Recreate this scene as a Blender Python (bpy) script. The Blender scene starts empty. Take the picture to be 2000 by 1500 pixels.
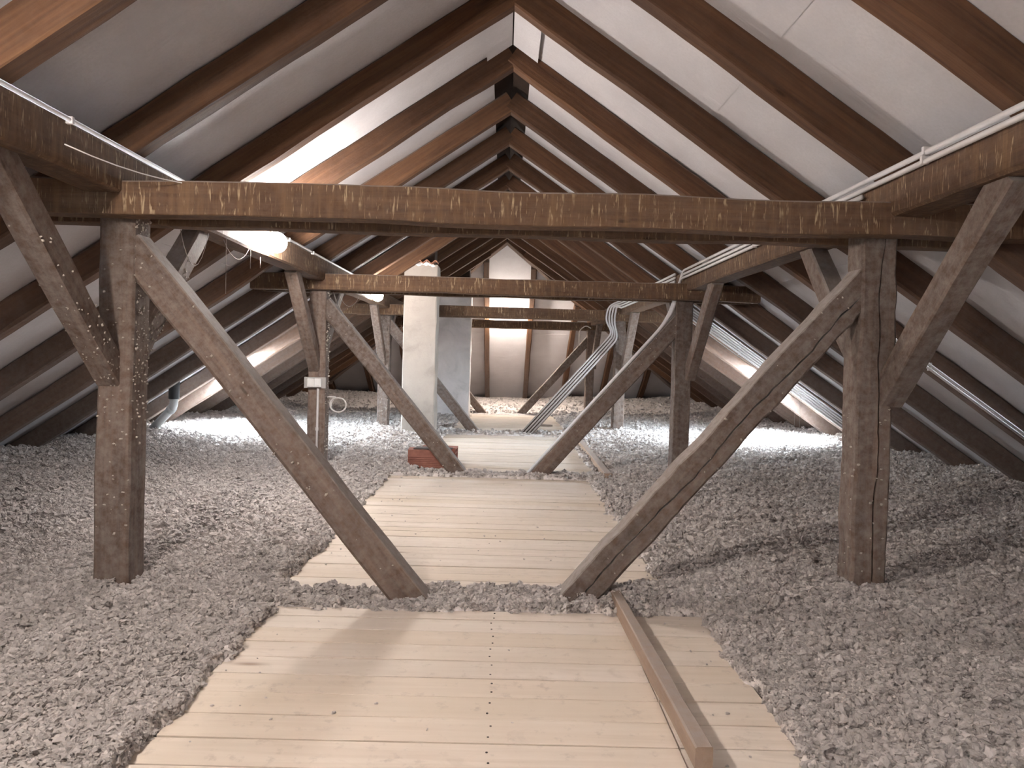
import bpy, bmesh, math, random
import numpy as np
from mathutils import Vector, Matrix

random.seed(7); rng = np.random.default_rng(11)
scene = bpy.context.scene
col = scene.collection

# ------------------------------------------------------------------ camera
cam = bpy.data.cameras.new('camera'); camo = bpy.data.objects.new('camera', cam); col.objects.link(camo)
PITCH, YAW, ROLL = math.radians(1.2), math.radians(.58), math.radians(1.6)
fw = Vector((math.sin(YAW)*math.cos(PITCH), math.cos(YAW)*math.cos(PITCH), -math.sin(PITCH)))
rt = Vector((math.cos(YAW), -math.sin(YAW), 0)); up = rt.cross(fw)
r2 = rt*math.cos(ROLL) + up*math.sin(ROLL); u2 = up*math.cos(ROLL) - rt*math.sin(ROLL)
m = Matrix((r2, u2, -fw)).transposed().to_4x4(); m.translation = Vector((0, 0, 1.25))
camo.matrix_world = m
cam.sensor_width = 36.0; cam.lens = 36.0*1480/2000
cam.shift_x = .9/2000; cam.shift_y = -20.6/2000
cam.clip_start = .02
scene.camera = camo

# ------------------------------------------------------------------ light + exposure
vs = scene.view_settings
vs.view_transform = 'Standard'; vs.look = 'None'; vs.gamma = 1.0; vs.use_curve_mapping = False
vs.exposure = 3.05
world = bpy.data.worlds.new('sky'); scene.world = world; world.use_nodes = True
bg = world.node_tree.nodes['Background']
bg.inputs['Color'].default_value = (.80, .90, 1.0, 1); bg.inputs['Strength'].default_value = 34.0
LAMP = 62.0            # strength of the lit globes
LAMP_COL = (1.0, .94, .90)

# ------------------------------------------------------------------ numbers of the place (metres, boards at z = 0)
SL = .68                       # roof slope
RZ = 3.545                     # underside of the rafters at the ridge
RV = .217                      # rafter depth measured upright
MZ = RZ + RV                   # membrane at the ridge
HIPY = 15.3                    # where the ridge ends and the hip begins
BACKY = -6.0
RAFY = [3.9 + 1.07*k for k in range(-4, 11)]
WIN = (3.72, 4.30, 3.9 + 1.07*6 + .12, 3.9 + 1.07*7)      # x0, x1, y0, y1 of the roof windows

# ------------------------------------------------------------------ helpers
def tag(o, label=None, cat=None, group=None, kind=None):
    if label: o['label'] = label
    if cat: o['category'] = cat
    if group: o['group'] = group
    if kind: o['kind'] = kind
    return o
def empty(name, loc=(0, 0, 0)):
    o = bpy.data.objects.new(name, None); o.empty_display_size = .1
    o.location = loc; col.objects.link(o); return o
def wmat(o):
    M = o.matrix_basis.copy()
    while o.parent: o = o.parent; M = o.matrix_basis @ M
    return M
def link(name, me, mat, parent=None, M=None, smooth=False):
    o = bpy.data.objects.new(name, me); col.objects.link(o)
    if mat and not me.materials: me.materials.append(mat)
    if smooth:
        me.polygons.foreach_set('use_smooth', [True]*len(me.polygons))
    M = M or Matrix.Identity(4)
    if parent:
        o.parent = parent; M = wmat(parent).inverted() @ M
    o.matrix_basis = M
    return o
def mesh_np(name, V, F):
    me = bpy.data.meshes.new(name)
    V = np.ascontiguousarray(V, dtype=np.float32); F = np.ascontiguousarray(F, dtype=np.int32)
    k = F.shape[1]
    me.vertices.add(len(V)); me.vertices.foreach_set('co', V.ravel())
    me.loops.add(F.size); me.loops.foreach_set('vertex_index', F.ravel())
    me.polygons.add(len(F)); me.polygons.foreach_set('loop_start', np.arange(0, F.size, k, dtype=np.int32))
    me.update(calc_edges=True); me.validate(); return me
class MB:
    def __init__(s): s.v = []; s.f = []
    def add(s, v, f):
        n = len(s.v); s.v += [tuple(p) for p in v]; s.f += [tuple(i+n for i in q) for q in f]; return s
    def box(s, x0, x1, y0, y1, z0, z1):
        return s.add([(x0,y0,z0),(x1,y0,z0),(x1,y1,z0),(x0,y1,z0),(x0,y0,z1),(x1,y0,z1),(x1,y1,z1),(x0,y1,z1)],
                     [(0,3,2,1),(4,5,6,7),(0,1,5,4),(1,2,6,5),(2,3,7,6),(3,0,4,7)])
    def hexa(s, b, t):          # two quads, bottom and top, same winding
        return s.add(list(b)+list(t), [(3,2,1,0),(4,5,6,7),(0,1,5,4),(1,2,6,5),(2,3,7,6),(3,0,4,7)])
    def build(s, name, mat, parent=None, M=None, smooth=False, bevel=0):
        me = bpy.data.meshes.new(name); me.from_pydata(s.v, [], s.f)
        bm = bmesh.new(); bm.from_mesh(me); bmesh.ops.recalc_face_normals(bm, faces=bm.faces)
        if bevel: bmesh.ops.bevel(bm, geom=bm.edges[:], offset=bevel, segments=2, affect='EDGES', profile=.5)
        bm.to_mesh(me); bm.free(); me.update()
        return link(name, me, mat, parent, M, smooth)

def smooth1(n, amp, r, step=3):
    k = np.array([r.uniform(-1, 1) for _ in range(n//step + 3)])
    x = np.arange(n)/step; i = x.astype(int); t = x - i; t = t*t*(3-2*t)
    return amp*(k[i]*(1-t) + k[i+1]*t)

def timber(name, p0, p1, w, h, mat, parent=None, upv=(0,0,1), seed=0, wob=.006, cham=.008, crack=None, crack_w=.004, crack_at=0.0):
    """beam from p0 to p1; w across (local y), h along upv (local z); local x follows the grain.
    crack = (t0, t1): a split running along the -y side"""
    p0 = Vector(p0); p1 = Vector(p1); L = (p1-p0).length; X = (p1-p0)/L
    Z = Vector(upv); Z = (Z - X*Z.dot(X)).normalized(); Y = Z.cross(X)
    r = random.Random(seed*7919 + 13)
    n = max(4, int(L/.16)) + 1
    if crack: n = max(n, int(L/.045))
    oy, oz = smooth1(n, wob, r, 4), smooth1(n, wob, r, 4)
    ow, oh = smooth1(n, wob*.6, r, 2), smooth1(n, wob*.6, r, 2)
    cw = smooth1(n, .016, r, 6) + smooth1(n, .004, r, 1)
    cs = [cham*r.uniform(.5, 1.6) for _ in range(4)]
    V = []; 
    for i in range(n):
        a = w/2 + ow[i]; b = h/2 + oh[i]; j = [c*r.uniform(.7, 1.3) for c in cs]
        sec = [(-a, -b+j[0]), (-a+j[0], -b), (a-j[1], -b), (a, -b+j[1]), (a, b-j[2]), (a-j[2], b), (-a+j[3], b), (-a, b-j[3])]
        if crack:
            t = i/(n-1); e = max(0, min(1, (t-crack[0])/.06)) * max(0, min(1, (crack[1]-t)/.10))
            g = crack_w*e*r.uniform(.5, 1.25) + .0002; d = .035*min(1, e*2) + .0003
            c = crack_at + cw[i]
            sec += [(-a, c+g), (-a+d, c+g*.3), (-a+d, c-g*.3), (-a, c-g)]
        x = L*i/(n-1)
        V += [(x, s[0]+oy[i], s[1]+oz[i]) for s in sec]
    k = len(sec); F = []
    for i in range(n-1):
        for q in range(k):
            F.append((i*k+q, i*k+(q+1) % k, (i+1)*k+(q+1) % k, (i+1)*k+q))
    F.append(tuple(range(k-1, -1, -1))); F.append(tuple((n-1)*k+q for q in range(k)))
    me = bpy.data.meshes.new(name); me.from_pydata(V, [], F)
    bm = bmesh.new(); bm.from_mesh(me); bmesh.ops.recalc_face_normals(bm, faces=bm.faces); bm.to_mesh(me); bm.free()
    M = Matrix((X, Y, Z)).transposed().to_4x4(); M.translation = p0
    o = link(name, me, mat, parent, M)
    return o

def fillet(P, r, n=5):
    P = [Vector(p) for p in P]; out = [P[0]]
    for a, b, c in zip(P, P[1:], P[2:]):
        d0 = (a-b); d1 = (c-b); q = min(r, d0.length*.48, d1.length*.48)
        s, e = b + d0.normalized()*q, b + d1.normalized()*q
        for i in range(n+1):
            t = i/n; out.append(s*(1-t)**2 + b*2*t*(1-t) + e*t*t)
    out.append(P[-1]); return out
def tube(name, P, rad, mat, parent=None, sides=8):
    P = [Vector(p) for p in P]; V = []; F = []
    T = [(P[min(i+1, len(P)-1)] - P[max(i-1, 0)]).normalized() for i in range(len(P))]
    nrm = T[0].orthogonal().normalized()
    rads = rad if isinstance(rad, (list, tuple)) else [rad]*len(P)
    for i, p in enumerate(P):
        nrm = (nrm - T[i]*nrm.dot(T[i])).normalized(); b = T[i].cross(nrm)
        for k in range(sides):
            a = 2*math.pi*k/sides
            V.append(p + (nrm*math.cos(a) + b*math.sin(a))*rads[i])
    for i in range(len(P)-1):
        for k in range(sides):
            F.append((i*sides+k, i*sides+(k+1) % sides, (i+1)*sides+(k+1) % sides, (i+1)*sides+k))
    F.append(tuple(range(sides-1, -1, -1))); F.append(tuple((len(P)-1)*sides+k for k in range(sides)))
    me = bpy.data.meshes.new(name); me.from_pydata([tuple(v) for v in V], [], F); me.update()
    return link(name, me, mat, parent, None, True)

# ------------------------------------------------------------------ materials
def new_mat(name, rough=.8):
    M = bpy.data.materials.new(name); M.use_nodes = True
    nt = M.node_tree; b = nt.nodes['Principled BSDF']; b.inputs['Roughness'].default_value = rough
    b.inputs['Specular IOR Level'].default_value = .25
    return M, nt, b
def nd(nt, t, **kw):
    n = nt.nodes.new('ShaderNode'+t)
    for k, v in kw.items():
        if k in n.inputs: n.inputs[k].default_value = v
        else: setattr(n, k, v)
    return n
def ln(nt, a, b): nt.links.new(a, b)
def ramp(nt, src, stops):
    r = nd(nt, 'ValToRGB'); e = r.color_ramp.elements
    while len(e) < len(stops): e.new(.5)
    for q, (p, c) in zip(e, stops):
        q.position = p; q.color = tuple(c)+(1,) if len(c) == 3 else c
    ln(nt, src, r.inputs['Fac']); return r.outputs['Color']
def coords(nt, scale, rnd=True):
    tc = nd(nt, 'TexCoord'); v = tc.outputs['Object']
    if rnd:
        oi = nd(nt, 'ObjectInfo'); mu = nd(nt, 'Math', operation='MULTIPLY'); mu.inputs[1].default_value = 37.0
        ln(nt, oi.outputs['Random'], mu.inputs[0])
        ad = nd(nt, 'VectorMath', operation='ADD'); ln(nt, v, ad.inputs[0]); ln(nt, mu.outputs[0], ad.inputs[1]); v = ad.outputs[0]
    mp = nd(nt, 'Mapping'); mp.inputs['Scale'].default_value = scale; ln(nt, v, mp.inputs['Vector'])
    return mp.outputs['Vector']
def noise(nt, vec, scale=1.0, detail=4.0, rough=.55, dist=0.0):
    n = nd(nt, 'TexNoise', Scale=scale, Detail=detail, Roughness=rough, Distortion=dist); ln(nt, vec, n.inputs['Vector'])
    return n.outputs['Fac']
def mix(nt, fac, a, b, mode='MIX'):
    n = nd(nt, 'Mix', data_type='RGBA', blend_type=mode)
    def put(s, v):
        if hasattr(v, 'is_linked') or hasattr(v, 'links'): ln(nt, v, s)
        elif isinstance(v, (int, float)): s.default_value = v
        else: s.default_value = tuple(v)+(1,)
    put(n.inputs[0], fac); put(n.inputs[6], a); put(n.inputs[7], b)
    return n.outputs[2]
def math_(nt, op, a, b=0.0):
    n = nd(nt, 'Math', operation=op)
    for s, v in zip(n.inputs, (a, b)):
        if hasattr(v, 'links'): ln(nt, v, s)
        else: s.default_value = v
    return n.outputs[0]
def bump(nt, b, h, strength=.4, dist=.004):
    n = nd(nt, 'Bump', Strength=strength, Distance=dist); ln(nt, h, n.inputs['Height']); ln(nt, n.outputs[0], b.inputs['Normal'])

DUST = (.34, .295, .27)
def wood(name, dark, light, dust=.5, drips=False, film=.0, rough=.82, eave=0.0):
    M, nt, b = new_mat(name, rough)
    g = noise(nt, coords(nt, (1.6, 34, 34)), 1.0, 6, .62, .3)
    bl = noise(nt, coords(nt, (1.1, 4, 4)), 1.0, 3, .5)
    c = ramp(nt, g, [(.28, dark), (.55, tuple((x+y)/2 for x, y in zip(dark, light))), (.78, light)])
    c = mix(nt, ramp(nt, bl, [(.3, (.55, .55, .55)), (.7, (0, 0, 0))]), c, tuple(x*.72 for x in dark))
    oi = nd(nt, 'ObjectInfo')
    v = nd(nt, 'MapRange'); ln(nt, oi.outputs['Random'], v.inputs[0]); v.inputs[3].default_value = .8; v.inputs[4].default_value = 1.25
    hs = nd(nt, 'HueSaturation'); ln(nt, c, hs.inputs['Color']); ln(nt, v.outputs[0], hs.inputs['Value']); c = hs.outputs['Color']
    # a thin even film of dust, thicker on faces that look up
    spk = noise(nt, coords(nt, (22, 22, 22)), 1.0, 5, .7)
    if film: c = mix(nt, math_(nt, 'MULTIPLY', ramp(nt, spk, [(.34, (.15,)*3), (.70, (1,)*3)]), film), c, DUST)
    if eave:  # wool dust, and daylight's grey cast painted in, stronger towards the eaves
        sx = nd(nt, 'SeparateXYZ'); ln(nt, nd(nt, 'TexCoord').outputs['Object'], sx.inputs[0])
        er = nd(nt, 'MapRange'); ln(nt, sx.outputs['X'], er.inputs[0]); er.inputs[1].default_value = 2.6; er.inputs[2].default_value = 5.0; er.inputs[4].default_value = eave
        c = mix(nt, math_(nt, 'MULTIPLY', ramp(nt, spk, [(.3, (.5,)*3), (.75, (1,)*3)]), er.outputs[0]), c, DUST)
    ge = nd(nt, 'NewGeometry'); sp = nd(nt, 'SeparateXYZ'); ln(nt, ge.outputs['Normal'], sp.inputs[0])
    mr = nd(nt, 'MapRange'); ln(nt, sp.outputs['Z'], mr.inputs[0]); mr.inputs[1].default_value = .2; mr.inputs[2].default_value = .75
    mr.inputs[4].default_value = dust
    d2 = math_(nt, 'MULTIPLY', mr.outputs[0], ramp(nt, spk, [(.25, (.55,)*3), (.6, (1,)*3)]))
    c = mix(nt, d2, c, DUST)
    # knots
    kv = nd(nt, 'TexVoronoi', Scale=1.0); ln(nt, coords(nt, (1.3, 5.5, 5.5)), kv.inputs['Vector'])
    c = mix(nt, ramp(nt, kv.outputs['Distance'], [(.025, (.6,)*3), (.06, (0,)*3)]), c, tuple(x*.35 for x in dark))
    if drips:
        s = noise(nt, coords(nt, (75, 75, 9)), 1.0, 2.5, .6, .5)
        mk = noise(nt, coords(nt, (6, 6, 9)), 1.0, 3, .65)
        d = math_(nt, 'MULTIPLY', ramp(nt, s, [(.57, (0,)*3), (.65, (.85,)*3)]), ramp(nt, mk, [(.40, (0,)*3), (.58, (1,)*3)]))
        s2 = noise(nt, coords(nt, (26, 26, 2.2)), 1.0, 3, .6)
        c = mix(nt, math_(nt, 'MULTIPLY', ramp(nt, s2, [(.48, (0,)*3), (.72, (1,)*3)]), .40), c, (.24, .145, .075))
        sy = nd(nt, 'SeparateXYZ'); ln(nt, ge.outputs['Normal'], sy.inputs[0])
        d = math_(nt, 'MULTIPLY', d, math_(nt, 'SUBTRACT', 1.0, math_(nt, 'ABSOLUTE', sy.outputs['Z'])))
        c = mix(nt, d, c, (.40, .30, .185))
    ln(nt, c, b.inputs['Base Color'])
    bump(nt, b, math_(nt, 'ADD', g, math_(nt, 'MULTIPLY', spk, .6)), .55, .006)
    return M
W_FRAME = wood('dusty_old_timber', (.055, .031, .020), (.205, .128, .088), dust=.9, film=.46)
W_BEAM = wood('drip_streaked_timber', (.062, .030, .015), (.145, .078, .040), dust=.6, drips=True, film=.10)
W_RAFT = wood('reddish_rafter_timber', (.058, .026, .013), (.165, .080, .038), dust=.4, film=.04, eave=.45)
W_BAT = wood('dusty_batten_wood', (.30, .20, .14), (.45, .32, .235), dust=.7, film=.3)

def plank_mat():
    M, nt, b = new_mat('pale_sawn_pine', .72)
    g = noise(nt, coords(nt, (1.3, 26, 26)), 1.0, 6, .6, .5)
    bl = noise(nt, coords(nt, (.9, 3.5, 3.5)), 1.0, 3, .5)
    c = ramp(nt, g, [(.25, (.60, .505, .425)), (.55, (.71, .62, .54)), (.8, (.77, .695, .62))])
    c = mix(nt, ramp(nt, bl, [(.35, (.5,)*3), (.62, (0,)*3)]), c, (.61, .53, .44))
    oi = nd(nt, 'ObjectInfo')
    c = mix(nt, ramp(nt, oi.outputs['Random'], [(0, (.55,)*3), (.5, (.0,)*3), (1, (.30,)*3)]), c, mix(nt, ramp(nt, oi.outputs['Random'], [(.5, (0,)*3), (.52, (1,)*3)]), (.64, .535, .42), (.78, .70, .62)))
    kv = nd(nt, 'TexVoronoi', Scale=1.0); ln(nt, coords(nt, (1.1, 4.2, 4.2)), kv.inputs['Vector'])
    c = mix(nt, ramp(nt, kv.outputs['Distance'], [(.03, (.75,)*3), (.075, (.25,)*3), (.11, (0,)*3)]), c, (.26, .165, .11))
    sp = noise(nt, coords(nt, (16, 16, 16)), 1.0, 4, .7)
    c = mix(nt, ramp(nt, sp, [(.58, (0,)*3), (.78, (.6,)*3)]), c, (.40, .33, .28))
    sm = noise(nt, coords(nt, (3.2, 7, 7)), 1.0, 5, .65, 1.0)
    c = mix(nt, ramp(nt, sm, [(.58, (0,)*3), (.75, (.45,)*3)]), c, (.46, .38, .31))
    ln(nt, c, b.inputs['Base Color']); bump(nt, b, g, .25, .002); return M
PINE = plank_mat()

def wool_mat(name, a, bcol, cc):
    M, nt, b = new_mat(name, .97); b.inputs['Specular IOR Level'].default_value = .05
    n1 = noise(nt, coords(nt, (1, 1, 1), False), 1.4, 4, .6); n2 = noise(nt, coords(nt, (1, 1, 1), False), 46, 4, .7)
    n3 = noise(nt, coords(nt, (1, 1, 1), False), 14, 5, .7)
    c = mix(nt, ramp(nt, n1, [(.38, (0,)*3), (.66, (1,)*3)]), a, bcol)
    c = mix(nt, ramp(nt, n2, [(.30, (.75,)*3), (.62, (0,)*3)]), c, cc)
    c = mix(nt, ramp(nt, n3, [(.55, (0,)*3), (.8, (.55,)*3)]), c, tuple(min(1, x*1.22) for x in a))
    oi = nd(nt, 'ObjectInfo'); v = nd(nt, 'MapRange'); ln(nt, oi.outputs['Random'], v.inputs[0]); v.inputs[3].default_value = .76; v.inputs[4].default_value = 1.15
    hs = nd(nt, 'HueSaturation'); ln(nt, c, hs.inputs['Color']); ln(nt, v.outputs[0], hs.inputs['Value'])
    ln(nt, hs.outputs['Color'], b.inputs['Base Color'])
    bump(nt, b, math_(nt, 'ADD', n2, n3), .6, .009); return M
WOOL = wool_mat('grey_blown_wool', (.74, .69, .675), (.69, .63, .59), (.47, .41, .37))

def plain(name, c, rough=.7, var=.15, scale=6, bmp=.2, metal=0):
    M, nt, b = new_mat(name, rough)
    n = noise(nt, coords(nt, (scale,)*3), 1.0, 5, .65)
    ln(nt, ramp(nt, n, [(.3, tuple(x*(1-var) for x in c)), (.7, tuple(min(1, x*(1+var)) for x in c))]), b.inputs['Base Color'])
    if bmp: bump(nt, b, n, bmp, .004)
    b.inputs['Metallic'].default_value = metal; return M
def membrane_mat():
    M, nt, b = new_mat('grey_roof_membrane', .75)
    n = noise(nt, coords(nt, (2, 2, 2), False), 1.0, 4, .6); f = noise(nt, coords(nt, (60, 60, 60), False), 1.0, 3, .7)
    w = noise(nt, coords(nt, (1.2, 5.5, 1.2), False), 1.0, 3, .55, .6)
    c = ramp(nt, n, [(.3, (.49, .465, .47)), (.7, (.59, .565, .57))])
    c = mix(nt, ramp(nt, f, [(.35, (.35,)*3), (.6, (0,)*3)]), c, (.45, .43, .435))
    ln(nt, c, b.inputs['Base Color']); bump(nt, b, math_(nt, 'ADD', math_(nt, 'MULTIPLY', w, 5.0), math_(nt, 'MULTIPLY', f, .3)), .35, .006); return M
MEMB = membrane_mat()
def plaster_mat(name, c):
    M, nt, b = new_mat(name, .9)
    n = noise(nt, coords(nt, (2.2, 2.2, 2.2)), 1.0, 6, .6, .8); f = noise(nt, coords(nt, (18, 18, 18)), 1.0, 5, .7)
    c0 = ramp(nt, n, [(.35, tuple(x*.82 for x in c)), (.5, c), (.7, tuple(min(1, x*1.1) for x in c))])
    c0 = mix(nt, ramp(nt, f, [(.6, (0,)*3), (.8, (.5,)*3)]), c0, tuple(x*.6 for x in c))
    ln(nt, c0, b.inputs['Base Color']); bump(nt, b, math_(nt, 'ADD', n, f), .5, .01); return M
PLAST1 = plaster_mat('cream_chimney_plaster', (.37, .325, .285))
PLAST2 = plaster_mat('grey_chimney_plaster', (.74, .70, .69))
CONDUIT = plain('grey_plastic_conduit', (.56, .53, .52), .5, .06, 10, .05)
CABLE = plain('white_cable_sheath', (.62, .58, .55), .5, .05, 10, 0)
WHITE = plain('white_switch_plastic', (.75, .74, .73), .4, .03, 5, 0)
GREYP = plain('grey_backing_board', (.36, .34, .32), .7, .1, 8, .1)
CLAY = plain('red_fired_clay', (.33, .145, .11), .85, .22, 12, .3)
SLATE = plain('dark_slate', (.10, .085, .08), .8, .25, 10, .3)
PIPE = plain('grey_vent_pipe', (.45, .46, .46), .5, .08, 6, .05)
BLACK = plain('black_pipe_collar', (.03, .03, .032), .6, .2, 6, .05)
DARKB = plain('dark_ridge_lining', (.035, .022, .016), .9, .3, 5, .3)
SUBF = plain('dark_subfloor', (.16, .13, .11), .9, .2, 5, .2)
BACKW = plaster_mat('grey_back_wall', (.38, .35, .33))
NAIL = plain('dark_nail_iron', (.05, .04, .035), .6, .2, 20, 0)
FLECK = plain('pale_wool_fleck', (.44, .385, .33), .97, .2, 30, .3)
WEB = plain('dusty_cobweb', (.38, .34, .31), .95, .15, 20, 0)
TILE = plain('red_roof_tile', (.36, .17, .11), .85, .2, 10, .3)
def glass_mat():
    M = bpy.data.materials.new('window_glass'); M.use_nodes = True; nt = M.node_tree; nt.nodes.clear()
    o = nd(nt, 'OutputMaterial'); t = nd(nt, 'BsdfTransparent', Color=(.93, .96, .97, 1)); g = nd(nt, 'BsdfGlossy', Roughness=.05); mx = nd(nt, 'MixShader'); mx.inputs[0].default_value = .06
    ln(nt, t.outputs[0], mx.inputs[1]); ln(nt, g.outputs[0], mx.inputs[2]); ln(nt, mx.outputs[0], o.inputs[0]); return M
GLASS = glass_mat()
def glow_mat(name, s, c=LAMP_COL):
    M = bpy.data.materials.new(name); M.use_nodes = True; nt = M.node_tree; nt.nodes.clear()
    o = nd(nt, 'OutputMaterial'); e = nd(nt, 'Emission', Color=tuple(c)+(1,), Strength=s); ln(nt, e.outputs[0], o.inputs[0]); return M
GLOW = glow_mat('lit_opal_glass', LAMP)
GLOW_WARM = glow_mat('lit_warm_opal_glass', LAMP*1.75, (1.0, .91, .84))
GLOW_END = glow_mat('lit_small_opal_glass', LAMP*2.1, (1.0, .90, .80))
GLOW_A = glow_mat('lit_bright_opal_glass', LAMP*1.6)
GLOW_FILL = glow_mat('added_fill_glow', LAMP*2.0)
GLOW_B = glow_mat('lit_dim_opal_glass', LAMP*.7)

# ------------------------------------------------------------------ the setting: floor, roof slopes, hip end, back wall
fl = MB().box(-5.9, 5.9, BACKY-.2, 21.8, -.34, -.30).build('floor', SUBF); tag(fl, kind='structure', label='dark attic floor under the loose insulation')
bw = MB().add([(-5.9, BACKY, -.4), (5.9, BACKY, -.4), (0, BACKY, 3.9), (-5.9, BACKY-.1, -.4), (5.9, BACKY-.1, -.4), (0, BACKY-.1, 3.9)],
              [(0, 1, 2), (5, 4, 3), (0, 3, 4, 1), (1, 4, 5, 2), (2, 5, 3, 0)]).build('wall_back', BACKW); tag(bw, kind='structure', label='grey plastered gable wall closing the attic')

def slope_root(name, label):
    o = empty(name); tag(o, kind='structure', label=label); return o
roofs = {-1: slope_root('ceiling_left', 'roof slope of dark rafters over grey membrane above the lamps'),
          1: slope_root('ceiling_right', 'roof slope of dark rafters over grey membrane above the conduits')}
hip = slope_root('ceiling_end', 'hipped roof end of grey membrane between timbers behind the chimneys')

def sheet(s, x0, x1, y0, y1, dz, hipend=True):
    """a strip of membrane on slope s between ridge distances x0..x1"""
    n0, n1 = (y1 + (x0 if hipend else 0), y1 + (x1 if hipend else 0))
    q = [(s*x0, y0, MZ-SL*x0+dz), (s*x1, y0, MZ-SL*x1+dz), (s*x1, n1, MZ-SL*x1+dz), (s*x0, n0, MZ-SL*x0+dz)]
    MB().hexa(q, [(a, b_, c+.005) for a, b_, c in q]).build('membrane_sheet', MEMB, roofs[s])
for s in (-1, 1):
    cuts = [.155, 1.32, 2.62, WIN[0]]
    for i in range(3):
        sheet(s, cuts[i]-.06*(i > 0), cuts[i+1], BACKY, HIPY, .006*(i % 2))
    sheet(s, WIN[1], 5.75, BACKY, HIPY, .006)
    sheet(s, WIN[0], WIN[1], BACKY, WIN[2], .0, False)
    sheet(s, WIN[0], WIN[1], WIN[3], HIPY, .0)
    # ridge lining in the open strip beside the ridge
q = [(-.30, BACKY, MZ-SL*.3+.012), (0, BACKY, MZ+.07), (0, HIPY+.02, MZ+.07), (-.30, HIPY+.02, MZ-SL*.3+.012)]
for s in (-1, 1):
    qq = [(s*abs(a), b_, c) for a, b_, c in q]
    MB().hexa(qq, [(a, b_, c+.03) for a, b_, c in qq]).build('ridge_lining', DARKB, roofs[s])
    qq = [(s*a, b_, c) for a, b_, c in ((.005, RAFY[5]+.13, MZ-.045), (.20, RAFY[5]+.13, MZ-.045-.2*SL), (.20, RAFY[6]-.005, MZ-.045-.2*SL), (.005, RAFY[6]-.005, MZ-.045))]
    MB().hexa(qq, [(a, b_, c+.006) for a, b_, c in qq]).build('ridge_panel', MEMB, roofs[s])
def deck(s, x0, x1, y0, y1, hipend=True):
    k = 1 if hipend else 0
    q = [(s*x0, y0, MZ-SL*x0+.03), (s*x1, y0, MZ-SL*x1+.03), (s*x1, y1+x1*k, MZ-SL*x1+.03), (s*x0, y1+x0*k, MZ-SL*x0+.03)]
    MB().hexa(q, [(a, b_, c+.03) for a, b_, c in q]).build('roof_deck', DARKB, roofs[s])
for s in (-1, 1):
    deck(s, .16, WIN[0], BACKY-.1, HIPY+.2); deck(s, WIN[1], 6.0, BACKY-.1, HIPY+.2)
    deck(s, WIN[0], WIN[1], BACKY-.1, WIN[2], False); deck(s, WIN[0], WIN[1], WIN[3], HIPY+.2)
q = [(-.1, HIPY-.1, MZ+.16), (.1, HIPY-.1, MZ+.16), (6.1, HIPY+6, MZ-SL*6+.06), (-6.1, HIPY+6, MZ-SL*6+.06)]
MB().hexa(q, [(a, b_, c+.03) for a, b_, c in q]).build('roof_deck', DARKB, hip)
# rafters
cs_ = math.cos(math.atan(SL)); RH = RV*cs_
for s in (-1, 1):
    for i, y in enumerate(RAFY):
        zc = RZ + RV/2
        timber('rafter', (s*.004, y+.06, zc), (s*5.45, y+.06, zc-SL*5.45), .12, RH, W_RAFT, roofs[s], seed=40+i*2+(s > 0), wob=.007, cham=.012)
    for i, y in enumerate((15.55, 16.6, 17.65, 18.7)):
        x0 = y - HIPY + .12
        zc = RZ + RV/2
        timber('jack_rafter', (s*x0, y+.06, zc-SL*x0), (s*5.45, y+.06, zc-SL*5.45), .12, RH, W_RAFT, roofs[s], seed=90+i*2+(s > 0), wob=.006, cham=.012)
# hip end slope, same pitch, falling away from the ridge end
def hip_sheet(t0, t1, dz):
    q = [(-t0-.02, HIPY+t0, MZ-SL*t0+dz), (t0+.02, HIPY+t0, MZ-SL*t0+dz), (t1+.02, HIPY+t1, MZ-SL*t1+dz), (-t1-.02, HIPY+t1, MZ-SL*t1+dz)]
    MB().hexa(q, [(a, b_, c+.006) for a, b_, c in q]).build('membrane_sheet', MEMB, hip)
for i, (a, b_) in enumerate(((.0, 1.6), (1.54, 2.9), (2.84, 4.3), (4.24, 5.8))): hip_sheet(a, b_, .005*(i % 2))
for i, x in enumerate((-4.55, -3.5, -2.5, -1.47, -.43, .58, 1.6, 2.62, 3.65, 4.6)):
    t0 = abs(x) + .1
    zc = RZ + RV/2
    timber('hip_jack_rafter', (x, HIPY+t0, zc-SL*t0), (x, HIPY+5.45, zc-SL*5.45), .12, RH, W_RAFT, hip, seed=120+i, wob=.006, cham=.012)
for s in (-1, 1):
    timber('hip_rafter', (0, HIPY, RZ+.11), (s*5.5, HIPY+5.5, RZ+.11-SL*5.5), .12, .20, W_RAFT, hip, seed=140+s, cham=.012)

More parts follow.
